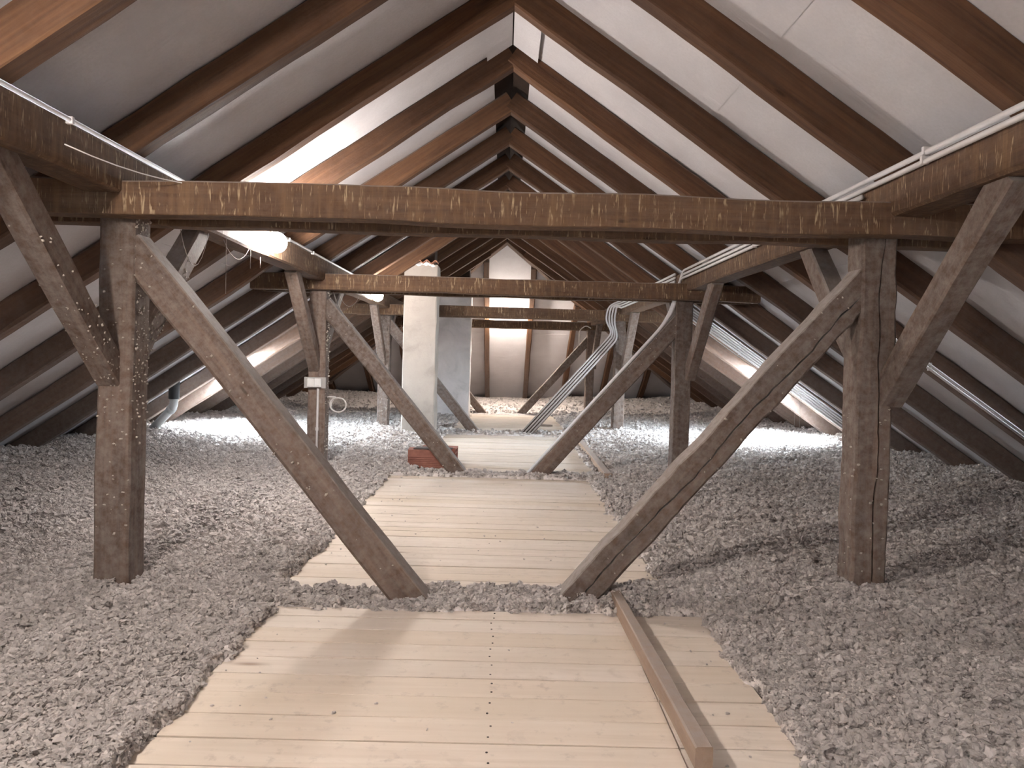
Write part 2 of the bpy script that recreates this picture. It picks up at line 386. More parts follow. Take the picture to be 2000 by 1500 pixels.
# roof windows low in both slopes
for s, nme in ((-1, 'window_1'), (1, 'window_2')):
    w = empty(nme, (s*(WIN[0]+WIN[1])/2, (WIN[2]+WIN[3])/2, MZ-SL*(WIN[0]+WIN[1])/2))
    tag(w, kind='structure', label='small roof window low in the slope ' + ('beside the vent pipe' if s < 0 else 'below the conduits on the rafter'))
    def P(x, y, d): return (s*x, y, MZ-SL*x+d)
    def bar(x0, x1, y0, y1, d0, d1, name, mat):
        MB().hexa([P(x0, y0, d0), P(x1, y0, d0), P(x1, y1, d0), P(x0, y1, d0)], [P(x0, y0, d1), P(x1, y0, d1), P(x1, y1, d1), P(x0, y1, d1)]).build(name, mat, w)
    x0, x1, y0, y1 = WIN
    bar(x0, x0+.04, y0, y1, .0, .07, 'window_frame', W_BAT); bar(x1-.04, x1, y0, y1, .0, .07, 'window_frame', W_BAT)
    bar(x0+.04, x1-.04, y0, y0+.04, .0, .07, 'window_frame', W_BAT); bar(x0+.04, x1-.04, y1-.04, y1, .0, .07, 'window_frame', W_BAT)
    bar(x0+.04, x1-.04, y0+.04, y1-.04, .035, .041, 'pane', GLASS)
    pl = bpy.data.lights.new('sky_portal', 'AREA'); pl.shape = 'RECTANGLE'; pl.size = (x1-x0)*1.2; pl.size_y = y1-y0; pl.cycles.is_portal = True
    po = bpy.data.objects.new('sky_portal', pl); col.objects.link(po)
    nz = Vector((-s*SL, 0, -1)).normalized()
    po.matrix_world = Matrix.Translation(Vector(P((x0+x1)/2, (y0+y1)/2, .09))) @ nz.to_track_quat('-Z', 'Y').to_matrix().to_4x4()

# ------------------------------------------------------------------ trusses
PX = (-1.95, 1.878)                                   # post centres
def truss(Y, label, seed, cracked=False):
    t = empty('roof_truss', (0, Y, 0)); tag(t, label, 'truss', 'timber trusses carrying the purlins')
    parts = {}
    parts['beam'] = timber('tie_beam', (-2.62, Y-.07, 1.972), (2.62, Y-.07, 1.972), .13, .166, W_BEAM, t, seed=seed, wob=.007, cham=.007)
    timber('tie_beam', (-2.62, Y+.25, 1.972), (2.62, Y+.25, 1.972), .12, .166, W_BEAM, t, seed=seed+1, wob=.006)
    timber('floor_beam', (-5.0, Y+.09, -.15), (5.0, Y+.09, -.15), .18, .2, W_FRAME, t, seed=seed+2)
    for i, s in enumerate((-1, 1)):
        x = PX[i]
        kw = dict(crack=(.02, .97), crack_w=.0045, crack_at=-.012) if (cracked and s > 0) else {}
        # local -y must look at the camera: grain upward, local z towards +x gives y = z x x
        parts['post', s] = timber('post', (x, Y+.09, -.06), (x, Y+.09, 2.05), .178, .178, W_FRAME, t, upv=(-1, 0, 0), seed=seed+3+i, wob=.006, cham=.011, **kw)
        # strut from the post down to the middle
        top = Vector((s*1.83, Y+.092, 1.80)); toe = Vector((s*.255 - (.065 if s < 0 else 0), Y+.092, -.02))
        d = (toe-top).normalized(); nn = Vector((-s*abs(d.z), 0, abs(d.x)))
        a, b_ = top - nn*.082 + d*(-.02), toe - nn*.082 + d*.12
        kw = dict(crack=(.0, .985), crack_w=.004, crack_at=-.012) if (cracked and s > 0) else {}
        if s > 0: parts['strut', s] = timber('strut', b_, a, .15, .162, W_FRAME, t, upv=nn, seed=seed+5+i, wob=.005, cham=.010, **kw)
        else: parts['strut', s] = timber('strut', a, b_, .15, .162, W_FRAME, t, upv=nn, seed=seed+5+i, wob=.005, cham=.010)
        # knee braces in the line of the purlin, one each way
        bx = -1.98 if s < 0 else 1.955
        for j, (dy, y0) in enumerate(((-1, Y), (1, Y+.18))):
            p0 = Vector((bx, y0 - dy*.05, 1.10)); p1 = Vector((bx, y0 + dy*.90, 2.02))
            parts['brace', s, dy] = timber('knee_brace', p0, p1, .115, .135, W_FRAME, t, upv=(0, -dy, 1), seed=seed+9+i*2+j, wob=.005, cham=.009)
    return t, parts
TY = (3.80, 7.92, 12.30, 16.55)
T1, P1 = truss(TY[0], 'timber truss with heavily drip-streaked tie beam, cracked post and cracked strut', 200, True)
T2, P2 = truss(TY[1], 'timber truss whose post carries the white double switch', 230)
T3, P3 = truss(TY[2], 'timber truss just behind the cream chimney with four conduits on its strut', 260)
T4, P4 = truss(TY[3], 'timber truss closest to the hipped roof end, behind the grey chimney', 290)

# ------------------------------------------------------------------ purlins
for s, lab in ((-1, 'long timber purlin carrying the lamps and a single conduit'), (1, 'long timber purlin carrying the bundle of grey conduits')):
    p = timber('purlin', (s*1.945, BACKY, 2.092), (s*1.945, HIPY+1.95, 2.092), .185, .205, W_BEAM, seed=320+s, wob=.004, cham=.010)
    tag(p, lab, 'beam', 'roof purlins')

# ------------------------------------------------------------------ board walkway
SEG = [(-1.10, .60, .30, 3.70), (-1.15, .92, 4.02, 7.82), (-.92, 1.04, 8.10, 12.10), (-.86, 1.10, 12.62, 16.45)]
LAB = ['pale board walkway with a dusty batten lying along it',
       'pale board walkway between the cracked truss and the switch truss',
       'pale board walkway beside the red hollow bricks',
       'pale board walkway with a short stick lying on it']
def plank(x0, x1, y0, y1, parent, seed, nails=()):
    r = random.Random(seed)
    t = .026; dz = r.uniform(-.0025, .0015)
    mb = MB(); c = .0011; y0 += r.uniform(0, .0022); y1 -= r.uniform(0, .0015)
    n = 5; V = []; F = []
    sk0, sk1 = r.uniform(-.004, .004), r.uniform(-.004, .004)
    for i in range(n):
        x = x0 + (x1-x0)*i/(n-1); a = y0 + sk0*i/(n-1) + r.uniform(-.0012, .0012); b_ = y1 + sk1*i/(n-1) + r.uniform(-.0012, .0012); z = dz + r.uniform(-.001, .001)
        V += [(x-x0, a-y0, z-t), (x-x0, b_-y0, z-t), (x-x0, b_-y0, z-c), (x-x0, b_-y0-c, z), (x-x0, a-y0+c, z), (x-x0, a-y0, z-c)]
    for i in range(n-1):
        for k in range(6): F.append((i*6+k, i*6+(k+1) % 6, (i+1)*6+(k+1) % 6, (i+1)*6+k))
    F += [tuple(range(5, -1, -1)), tuple((n-1)*6+k for k in range(6))]
    mb.add(V, F); o = mb.build('plank', PINE, parent, Matrix.Translation((x0, y0, 0)))
    if nails:
        nb = MB()
        for nx in nails:
            for ny in (y0 + (y1-y0)*.25, y0 + (y1-y0)*.75):
                px, py = nx + r.uniform(-.008, .008), ny + r.uniform(-.01, .01)
                ring = [(px+.0042*math.cos(a*math.pi/3), py+.0042*math.sin(a*math.pi/3)) for a in range(6)]
                nb.add([(a, b_, dz-.002) for a, b_ in ring] + [(a, b_, dz+.0018) for a, b_ in ring], [(0,1,2,3,4,5), (6,7,8,9,10,11)] + [(k, (k+1) % 6, 6+(k+1) % 6, 6+k) for k in range(6)])
        tag(nb.build('nail_heads', NAIL, o), kind='stuff')
NEARJ = [3.70, 3.575, 3.42, 3.255, 3.09, 2.925, 2.76, 2.59, 2.425, 2.26, 2.10, 1.93, 1.76, 1.60, 1.44, 1.27, 1.10, .94, .78, .62, .46, .30]
for i, (x0, x1, y0, y1) in enumerate(SEG):
    w = empty('board_walkway', ((x0+x1)/2, (y0+y1)/2, 0)); tag(w, LAB[i], 'walkway', 'board walkway sections')
    r = random.Random(500+i)
    for xj in ((x0 if i < 3 else -.70)+.12, -.02, x1-.12):
        timber('joist', (xj, y0+.02, -.072), (xj, y1-.02, -.072), .07, .085, W_BAT, w, seed=510+i*5+int(xj*3), wob=.002)
    if i == 0: ys = NEARJ
    else:
        ys = [y1]; 
        while ys[-1] > y0 + .24: ys.append(ys[-1] - r.choice((.115, .14, .16, .165, .17)))
        ys.append(y0)
    for k, (b_, a) in enumerate(zip(ys, ys[1:])):
        e0, e1 = r.uniform(-.02, .015), r.uniform(-.015, .02)
        plank((-.66 if i == 3 and b_ > 15.5 else x0)+e0, x1+(e1 if i else 0), a+.0022, b_-.0022, w, 600+i*50+k, (-.02,) if i == 0 else ())
        if i == 0: plank(x1+.006, 1.0+e1, a+.0022+(.004 if k % 2 else -.003), b_-.0022, w, 1700+k)

# loose timbers on the walkway
def loose(name, p0, p1, w_, h_, mat, label, cat, seed):
    o = timber(name, p0, p1, w_, h_, mat, seed=seed, wob=.004, cham=.006); tag(o, label, cat); return o
loose('batten', (.640, 2.28, .041), (.592, 4.12, .041), .050, .072, W_BAT, 'dusty pale batten lying lengthwise on the boards', 'batten', 71)
loose('edge_board', (1.10, 7.72, .050), (1.14, 11.9, .050), .075, .085, W_BAT, 'squared timber lying along walkway edge past the switch truss', 'timber', 72)
loose('short_stick', (.46, 13.95, .020), (.92, 13.9, .020), .035, .030, W_FRAME, 'short dark stick lying across the boards', 'stick', 73)

# ------------------------------------------------------------------ chimneys
ph = (1+5**.5)/2
ICO = np.array([(-1,ph,0),(1,ph,0),(-1,-ph,0),(1,-ph,0),(0,-1,ph),(0,1,ph),(0,-1,-ph),(0,1,-ph),(ph,0,-1),(ph,0,1),(-ph,0,-1),(-ph,0,1)])/1.9
ICF = np.array([(0,11,5),(0,5,1),(0,1,7),(0,7,10),(0,10,11),(1,5,9),(5,11,4),(11,10,2),(10,7,6),(7,1,8),(3,9,4),(3,4,2),(3,2,6),(3,6,8),(3,8,9),(4,9,5),(2,4,11),(6,2,10),(8,6,7),(9,8,1)])

def chimney(x0, x1, y0, y1, mat, label, seed):
    c = empty('chimney', ((x0+x1)/2, (y0+y1)/2, 0)); tag(c, label, 'chimney')
    r = random.Random(seed); n = 14; V = []; F = []; zt = 2.62 if mat is PLAST1 else 2.75
    for i in range(n):
        z = -.2 + (zt+.2)*i/(n-1); g = lambda: r.uniform(-.010, .010); k = .015
        sec = [(x0+k, y0), (x1-k, y0), (x1, y0+k), (x1, y1-k), (x1-k, y1), (x0+k, y1), (x0, y1-k), (x0, y0+k)]
        V += [(a+g(), b_+g(), z) for a, b_ in sec]
    for i in range(n-1):
        for k in range(8): F.append((i*8+k, i*8+(k+1) % 8, (i+1)*8+(k+1) % 8, (i+1)*8+k))
    F += [tuple(range(7, -1, -1)), tuple((n-1)*8+k for k in range(8))]
    MB().add(V, F).build('shaft', mat, c)
    MB().box(x0+.05, x1-.05, y0+.06, y1-.05, zt-.02, MZ-SL*abs(x1)+.04).build('flue', DARKB, c, bevel=.01)
    # crumbling mortar collar under the roof
    for k in range(7):
        x = x0 + (x1-x0)*r.uniform(.08, .92); zz = zt + r.uniform(-.015, .02); q = r.uniform(.025, .055)
        V = [Vector(p)*(1+r.uniform(-.35, .35)) for p in ICO]
        MB().add([(x+p.x*q*1.5, y0+.02+p.y*q, zz+p.z*q*.7) for p in V], [tuple(f) for f in ICF]).build('mortar_lump', PLAST2, c)
    return c
C1 = chimney(-1.545, -1.045, 11.50, 12.02, PLAST1, 'tall cream plastered chimney shaft with broken tiles at its top', 800)
chimney(-1.40, -.705, 15.60, 16.15, PLAST2, 'grey plastered chimney shaft near the hipped roof end', 801)
# bit of exposed wavy tile over the cream chimney
V = []; F = []; n = 26
for i in range(n):
    x = -1.36 + .32*i/(n-1); z = 2.655 - (x+1.36)*.05 + .022*math.sin(i/(n-1)*math.pi*5)
    V += [(x, 11.40, z), (x, 11.40, z+.016), (x, 11.62, z+.016), (x, 11.62, z)]
for i in range(n-1):
    for k in range(4): F.append((i*4+k, i*4+(k+1) % 4, (i+1)*4+(k+1) % 4, (i+1)*4+k))
F += [(3, 2, 1, 0), tuple((n-1)*4+k for k in range(4))]
MB().add(V, F).build('broken_tile', TILE, C1)

# ------------------------------------------------------------------ conduits
def clip(parent, p, r_, axis='y'):
    x, y, z = p; q = r_+.004
    b_ = (x-q, x+q, y-.009, y+.009, z-q, z+q)
    MB().box(*b_).build('clip', CONDUIT, parent, bevel=.002)
def conduit(P, r_, label, group=None, clips=(), mat=None, name='conduit', fil=.12):
    o = tube(name, fillet(P, fil), r_, mat or CONDUIT); tag(o, label, 'conduit' if name == 'conduit' else 'cable', group)
    for c in clips: clip(o, c, r_)
    return o
# single conduit on the lamp purlin
conduit([(-1.838, BACKY+.1, 2.186), (-1.838, 11.4, 2.192)], .011, 'single pale conduit running along the purlin with the lamps', clips=[(-1.838, y, 2.187) for y in (1.2, 3.2, 6.4, 7.2, 9.2)])
# two near conduits on the other purlin, on down the strut of the second truss
def strut_pt(Y, t, off, up_):
    """point on the upper face of the right strut: t 0 top .. 1 toe, off along y, up_ above the face"""
    top = Vector((1.83, Y+.092+off, 1.80)); toe = Vector((.255, Y+.092+off, -.02)); d = (toe-top).normalized(); nn = Vector((-abs(d.z), 0, abs(d.x)))
    return top.lerp(toe, t) + nn*up_
G1 = 'conduits dropping down the switch truss strut'
G2 = 'conduits dropping down the strut behind the cream chimney'
for k in range(2):
    z = 2.214 - .042*k; x = 1.838 - .006*k; off = -.05 + .032*k
    y2 = TY[1]+.075+off
    conduit([(x, BACKY+.1, z), (x, y2-.02*k, z-.01), (1.765-.008*k, y2, 1.80)] + [strut_pt(TY[1], t, off, .014) for t in (.10, .985)], .0135,
            ('uppermost', 'middle')[k] + ' of three grey conduits on the purlin, turning down the switch truss strut', G1, clips=[(x, y, z) for y in (2.25, 3.35, 5.6)])
conduit([(1.826, TY[0]+.12, 2.130), (1.826, TY[1]+.06, 2.124), (1.745, TY[1]+.09, 1.80)] + [strut_pt(TY[1], t, .022, .014) for t in (.10, .985)], .0135,
        'lowest of three grey conduits on the purlin, starting behind the cracked truss', G1, clips=[(1.826, 5.6, 2.128)])
for k in range(4):
    z = 2.208 - .040*k; off = -.055 + .036*k; y3 = TY[2]-.16
    yb = y3 - .0
    P = [(1.836, TY[1]+.35, z), (1.836, yb-.01-.03*k, z), (1.64+.045*k, yb-.02, 2.12), (1.60+.045*k, yb-.02, 1.88), (1.72+.030*k, yb-.01, 1.70-.03*k)]
    P += [strut_pt(TY[2], .13, -.094, -.004-.043*k), strut_pt(TY[2], .965, -.094, -.004-.043*k)]
    conduit(P, .0145, 'grey conduit bent down onto the strut behind the cream chimney, ' + ('uppermost', 'second from top', 'third from top', 'lowest')[k] + ' of four', G2, clips=[(1.836, 9.6, z)], fil=.11)
# conduits on the rafter sides of the right slope
yr = RAFY[10]
for k in range(5):
    d = .022 + .036*k
    def P(x): return (x, yr-.016, RZ - SL*x + d)
    conduit([P(2.35), P(4.75)], .0125, 'grey conduit clipped to the rafter above the roof window, ' + ('lowest', 'second from below', 'middle one', 'second from top', 'uppermost')[k] + ' of five', 'conduits down the rafter above the roof window', clips=[P(3.2), P(4.1)])
yr2 = RAFY[6]
for k in range(2):
    d = .02 + .034*k
    def P(x): return (x, yr2-.015, RZ - SL*x + d)
    conduit([P(2.5), P(5.0)], .011, ('lower', 'upper')[k] + ' grey conduit of a pair clipped to a rafter outside the cracked post', 'pair of conduits down a rafter', clips=[P(3.4)])

# ------------------------------------------------------------------ switch on the second truss post
px = PX[0]; yf = TY[1]
sw = empty('light_switch', (px, yf, .92)); tag(sw, 'white double switch on a grey backing board screwed to a post', 'switch')
MB().box(px-.125, px+.10, yf-.022, yf-.004, .875, .990).build('backing_board', GREYP, sw, bevel=.002)
for k in range(2):
    r_ = MB().box(px-.084+.072*k, px-.014+.072*k, yf-.062, yf-.022, .888, .978).build('switch_box', WHITE, sw, bevel=.006)
    MB().box(px-.072+.072*k, px-.026+.072*k, yf-.068, yf-.0615, .902, .964).build('rocker', WHITE, r_, bevel=.003)
conduit([(px+.02, yf-.016, .878), (px+.02, yf-.016, .04)], .0125, 'pale conduit dropping from the double switch to the wool', clips=[(px+.02, yf-.016, .45)])
# coil of white cable hanging beside that post
P = []
for i in range(34):
    a = i/33*2*math.pi*1.25 + math.pi*.6; rr = .088 - .010*i/33
    P.append((px+.21+rr*math.cos(a), yf+.09+.012*i/33, .70 + rr*.92*math.sin(a)))
P = [(px+.09, yf+.10, .775), (px+.12, yf+.09, .785)] + P
o = tube('cable_coil', P, .009, CABLE); tag(o, 'white cable hanging in a loop beside the switch post', 'cable')

# ------------------------------------------------------------------ vent pipe on the left slope
vp = empty('vent_pipe', (-4.2, 9.8, .9)); tag(vp, 'grey vent pipe with a black collar bending down to the wool', 'pipe')
def lathe_tube(name, P, r_, mat): return tube(name, P, r_, mat, vp, 16)
lathe_tube('collar', [(-4.22, 9.75, MZ-SL*4.22-.02), (-4.22, 9.75, .60)], .066, BLACK)
lathe_tube('pipe', fillet([(-4.22, 9.75, .62), (-4.22, 9.75, .50), (-4.80, 10.15, .02)], .10), .052, PIPE)
lathe_tube('joint_ring', [(-4.24, 9.763, .487), (-4.285, 9.795, .447)], .060, PIPE)

# ------------------------------------------------------------------ lamps
def globe(loc, label, wall, glow=None, arm=.118):
    L = empty('globe_lamp', loc); tag(L, label, 'lamp', 'globe lamps of the attic')
    V = []; F = []; n, mseg = 10, 18; r_ = .078
    for i in range(1, n):
        a = math.pi*i/n
        for k in range(mseg): b_ = 2*math.pi*k/mseg; V.append((r_*math.sin(a)*math.cos(b_), r_*math.sin(a)*math.sin(b_), r_*math.cos(a)))
    for i in range(n-2):
        for k in range(mseg): F.append((i*mseg+k, (i+1)*mseg+k, (i+1)*mseg+(k+1) % mseg, i*mseg+(k+1) % mseg))
    V += [(0, 0, r_), (0, 0, -r_)]
    for k in range(mseg): F += [(len(V)-2, k, (k+1) % mseg), (len(V)-1, (n-2)*mseg+(k+1) % mseg, (n-2)*mseg+k)]
    me = bpy.data.meshes.new('globe'); me.from_pydata(V, [], F); me.update()
    link('globe', me, glow or GLOW, L, Matrix.Translation(loc), True)
    d = Vector(wall); p = Vector(loc)
    tube('holder', [p + d*.070, p + d*.078, p + d*.086, p + d*arm], [.034, .048, .05, .05 if arm < .2 else .012] if arm < .2 else [.034, .04, .012, .008], WHITE, L, 16)
LY = (1.22, 5.80, 10.40)
globe((-1.755, LY[1], 2.075), 'glowing globe lamp on the purlin between the cracked truss and the switch truss', (-1, 0, 0), GLOW_A, .10)
globe((-1.755, LY[2], 2.045), 'glowing globe lamp on the purlin beside the cream chimney', (-1, 0, 0), GLOW_B, .10)
globe((-1.750, LY[0], 2.20), 'glowing globe lamp on the purlin before the cracked truss', (-1, 0, 0), GLOW_WARM, .094)
globe((1.35, .75, 1.98), 'glowing globe lamp under a dark metal shade, added unseen to brighten the wool', (0, 0, 1), GLOW_FILL, .66)  # fill lamp added out of view to brighten the near right side
pd = [o for o in bpy.data.objects if o.get('label', '').startswith('glowing globe lamp under')][0]
tube('added_fill_shade', [(1.35, .75, 1.915), (1.35, .75, 1.99), (1.35, .75, 2.08), (1.35, .75, 2.10)], [.185, .15, .06, .05], BLACK, pd, 24)  # added with the fill lamp to keep its light off the roof
globe((.02, TY[3]+.66, 1.985), 'glowing globe lamp on a short arm behind the tie beam at the hipped roof end', (0, -1, 0), GLOW_END, .36)

# ------------------------------------------------------------------ hollow bricks
def hollow_brick(loc, rz, label, lx=.46, ly=.24, lz=.20):
    M = Matrix.Translation(loc) @ Matrix.Rotation(rz, 4, 'Z')
    mb = MB(); t = .016
    mb.box(0, lx, 0, ly, 0, t); mb.box(0, lx, 0, ly, lz-t, lz)
    for k in range(4):
        y = (ly-t)*k/3; mb.box(0, lx, y, y+t, t, lz-t)
    for k in range(1, 3): mb.box(.002, lx-.002, t, ly-t, lz*k/3-t/2, lz*k/3+t/2)
    for k in range(5):
        z = .012 + .021*k; mb.box(.001, lx-.001, -.008, .001, z, z+.013)
    mb.box(.001, lx-.001, -.008, .001, .118, lz-.002)
    o = mb.build('hollow_brick', CLAY, None, M); tag(o, label, 'brick', 'hollow clay bricks by the walkway'); return o
hollow_brick((-1.035, 8.36, .002), math.radians(3), 'red ribbed hollow clay brick with a dark slate shard on top')
hollow_brick((-.93, 8.72, .002), math.radians(-4), 'red hollow clay brick lying behind the one with the slate shard', .40, .22, .19)
V = [(-.98, 8.40), (-.62, 8.38), (-.55, 8.52), (-.70, 8.60), (-.94, 8.57)]
sh = MB().add([(a, b_, .203) for a, b_ in V] + [(a, b_, .217) for a, b_ in V], [(4,3,2,1,0), (5,6,7,8,9)] + [(k, (k+1) % 5, 5+(k+1) % 5, 5+k) for k in range(5)]).build('slate_shard', SLATE)
tag(sh, 'dark flat slate shard lying on the red hollow brick', 'slate')

# ------------------------------------------------------------------ blown wool
def vnoise(x, y, seed=0):
    xi = np.floor(x).astype(np.int64); yi = np.floor(y).astype(np.int64); fx = x-xi; fy = y-yi
    fx = fx*fx*(3-2*fx); fy = fy*fy*(3-2*fy)
    def h(a, b_):
        n = (a*374761393 + b_*668265263 + seed*1442695041) & 0x7fffffff
        n = ((n ^ (n >> 13))*1274126177) & 0x7fffffff
        return ((n ^ (n >> 16)) & 0xffff)/65535.0
    return (h(xi, yi)*(1-fx) + h(xi+1, yi)*fx)*(1-fy) + (h(xi, yi+1)*(1-fx) + h(xi+1, yi+1)*fx)*fy
def fbm(x, y, o=4, seed=0):
    s = 0; a = .5
    for k in range(o): s = s + a*vnoise(x*2**k, y*2**k, seed+k*17); a *= .55
    return s
def worley(x, y, seed=0):
    xi = np.floor(x).astype(np.int64); yi = np.floor(y).astype(np.int64); best = np.full(x.shape, 9.0)
    for dx in (-1, 0, 1):
        for dy in (-1, 0, 1):
            a = xi+dx; b_ = yi+dy
            n = (a*374761393 + b_*668265263 + seed*97531) & 0x7fffffff; n = ((n ^ (n >> 13))*1274126177) & 0x7fffffff; n = n ^ (n >> 16)
            px_ = a + (n & 1023)/1023.0; py_ = b_ + ((n >> 10) & 1023)/1023.0
            best = np.minimum(best, (px_-x)**2 + (py_-y)**2)
    return np.sqrt(best)
def sst(e0, e1, x): t = np.clip((x-e0)/(e1-e0), 0, 1); return t*t*(3-2*t)
WR = [(-1.10, 1.0, .2, 3.70)] + SEG[1:]
def base_h(x, y):
    ax = np.abs(x)
    h = np.where(x < 0, .012 + .03*sst(1.1, 2.2, ax), .015 + .075*sst(1.0, 1.9, ax)) + .10*sst(3.0, 5.2, ax)
    h = h + .10*(fbm(x*.9+3, y*.9, 3, 5)-.42) * sst(.7, 1.5, ax)
    h = h + .035*(fbm(x*3.1, y*3.1+9, 3, 6)-.42)
    g = lambda cx, cy, sx, sy, a: a*np.exp(-((x-cx)/sx)**2 - ((y-cy)/sy)**2)
    h = h + g(1.22, 3.93, .38, .20, .085) + g(-1.75, 11.0, .5, .35, .10) + g(-2.0, 12.2, .25, .25, .08)
    h = h + g(-2.0, 3.85, .25, .25, .02) + g(2.0, 3.7, .5, .4, .05) + g(.75, 3.88, .2, .12, .03) + g(-.72, 3.90, .3, .14, -.055)
    h = h + .14*sst(17.2, 19.5, y) + .03*np.exp(-((ax-1.35)/.25)**2)*(fbm(x*2, y*1.2, 2, 9))
    return h
def wool_h(x, y, fine=True):
    h = base_h(x, y)
    e = (fbm(x*7, y*7, 3, 21)-.42)*.13
    ins = np.zeros_like(x)
    for x0, x1, y0, y1 in WR:
        d = np.minimum(np.minimum(x-x0, x1-x), np.minimum(y-y0, y1-y)) + e
        ins = np.maximum(ins, sst(.0, .05, d))
    gapm = (np.abs(x) < 1.25)
    wx = x + .03*(fbm(x*16, y*16, 3, 31)-.42); wy = y + .03*(fbm(x*16+7, y*16, 3, 32)-.42)
    l1 = 1 - np.minimum(worley(wx*19, wy*22, 1), 1); l2 = 1 - np.minimum(worley(wx*48, wy*52, 2), 1)
    amp = .5 + 1.0*fbm(x*2.3, y*2.3, 2, 41)
    pit = sst(.52, .66, fbm(x*11, y*13, 3, 71))
    lump = (.030*l1*amp - .028*pit + .013*l2 + .014*(fbm(x*22, y*22, 2, 51)-.39)) - .011
    return (h + lump)*(1-ins) + ins*(-.10) + ins*(1-ins)*.02
def grid(x0, x1, y0, y1, st):
    nx = int((x1-x0)/st)+1; ny = int((y1-y0)/st)+1
    X, Yg = np.meshgrid(np.linspace(x0, x1, nx), np.linspace(y0, y1, ny))
    Z = wool_h(X, Yg)
    j = st*.35
    Xj = X + (fbm(X*40, Yg*40, 2, 61)-.4)*j*2; Yj = Yg + (fbm(X*40+5, Yg*40, 2, 62)-.4)*j*2
    V = np.stack([Xj, Yj, Z], -1).reshape(-1, 3)
    i = np.arange(nx*ny).reshape(ny, nx)
    F = np.stack([i[:-1, :-1], i[:-1, 1:], i[1:, 1:], i[1:, :-1]], -1).reshape(-1, 4)
    keep = (V[F][:, :, 2].max(1) > -.095)
    return V, F[keep]
patches = [(-3.2, -.95, 1.9, 4.3, .0085), (.85, 3.2, 1.9, 4.3, .0085), (-.95, .85, 3.62, 4.12, .0085),
           (-4.4, -.95, 4.3, 6.4, .0125), (.80, 4.4, 4.3, 6.4, .0125), (-4.4, -3.2, 2.6, 4.3, .02), (3.2, 4.4, 2.6, 4.3, .02),
           (-5.6, -.95, 6.4, 9.6, .02), (.80, 5.6, 6.4, 9.6, .02), (-.95, .8, 7.7, 8.25, .015), (-5.6, -4.4, 2.6, 6.4, .04), (4.4, 5.6, 2.6, 6.4, .04),
           (-5.7, 5.7, 9.6, 13.2, .03), (-5.7, 5.7, 13.2, 21.2, .05),
           (-5.7, -.95, BACKY, 1.9, .06), (.85, 5.7, BACKY, 1.9, .06), (-5.7, -3.2, 1.9, 2.6, .06), (3.2, 5.7, 1.9, 2.6, .06), (-.95, .85, BACKY, .3, .06)]
VV = []; FF = []; n0 = 0
for a in patches:
    V, F = grid(*a); VV.append(V); FF.append(F+n0); n0 += len(V)
# loose tufts thrown on top
def tufts(C, size, flat=.6):
    n = len(C)
    J = ICO[None]*(1 + rng.uniform(-.45, .45, (n, 12, 1)))
    J = J*np.stack([rng.uniform(.6, 1.5, n), rng.uniform(.6, 1.3, n), rng.uniform(.5, 1.0, n)*flat/.6], -1)[:, None, :]
    a = rng.uniform(0, 6.28, n); c, s_ = np.cos(a), np.sin(a)
    X = J[..., 0]*c[:, None] - J[..., 1]*s_[:, None]; Y = J[..., 0]*s_[:, None] + J[..., 1]*c[:, None]
    P = np.stack([X, Y, J[..., 2]], -1)*size[:, None, None] + C[:, None, :]
    F = ICF[None] + (np.arange(n)*12)[:, None, None]
    return P.reshape(-1, 3), F.reshape(-1, 3)
TC = []; TS = []
def scatter(n, y0, y1, s0, s1):
    y = rng.uniform(y0, y1, n); x = rng.uniform(-1, 1, n)*(.74*y + .25); z = wool_h(x, y)
    k = (z > -.03) & (np.abs(x) < 5.3); sz = rng.uniform(s0, s1, n)*rng.choice([.5, .8, 1, 1.5, 2.3], n)
    TC.append(np.stack([x, y, z + sz*.4], -1)[k]); TS.append(sz[k])
scatter(130000, 2.0, 3.2, .0024, .0066); scatter(140000, 3.2, 4.6, .003, .0080); scatter(110000, 4.6, 7.0, .004, .0105); scatter(90000, 7.0, 10.5, .005, .011); scatter(60000, 10.5, 16, .007, .014); scatter(14000, 16, 20, .008, .015)
ns = 420; x = rng.uniform(-1.05, .98, ns); y = rng.uniform(2.0, 7.8, ns); k = rng.uniform(0, 1, ns) < np.where(np.abs(x) > .8, .9, .16)
sz = rng.uniform(.002, .007, ns); TC.append(np.stack([x, y, sz*.35], -1)[k]); TS.append(sz[k])
Vg = np.concatenate(VV); Fg = np.concatenate(FF)
me = mesh_np('insulation_wool', Vg, Fg)
wo = link('insulation_wool', me, WOOL, None, None, True); tag(wo, 'grey fluffy blown insulation covering the attic floor', 'insulation', kind='stuff')
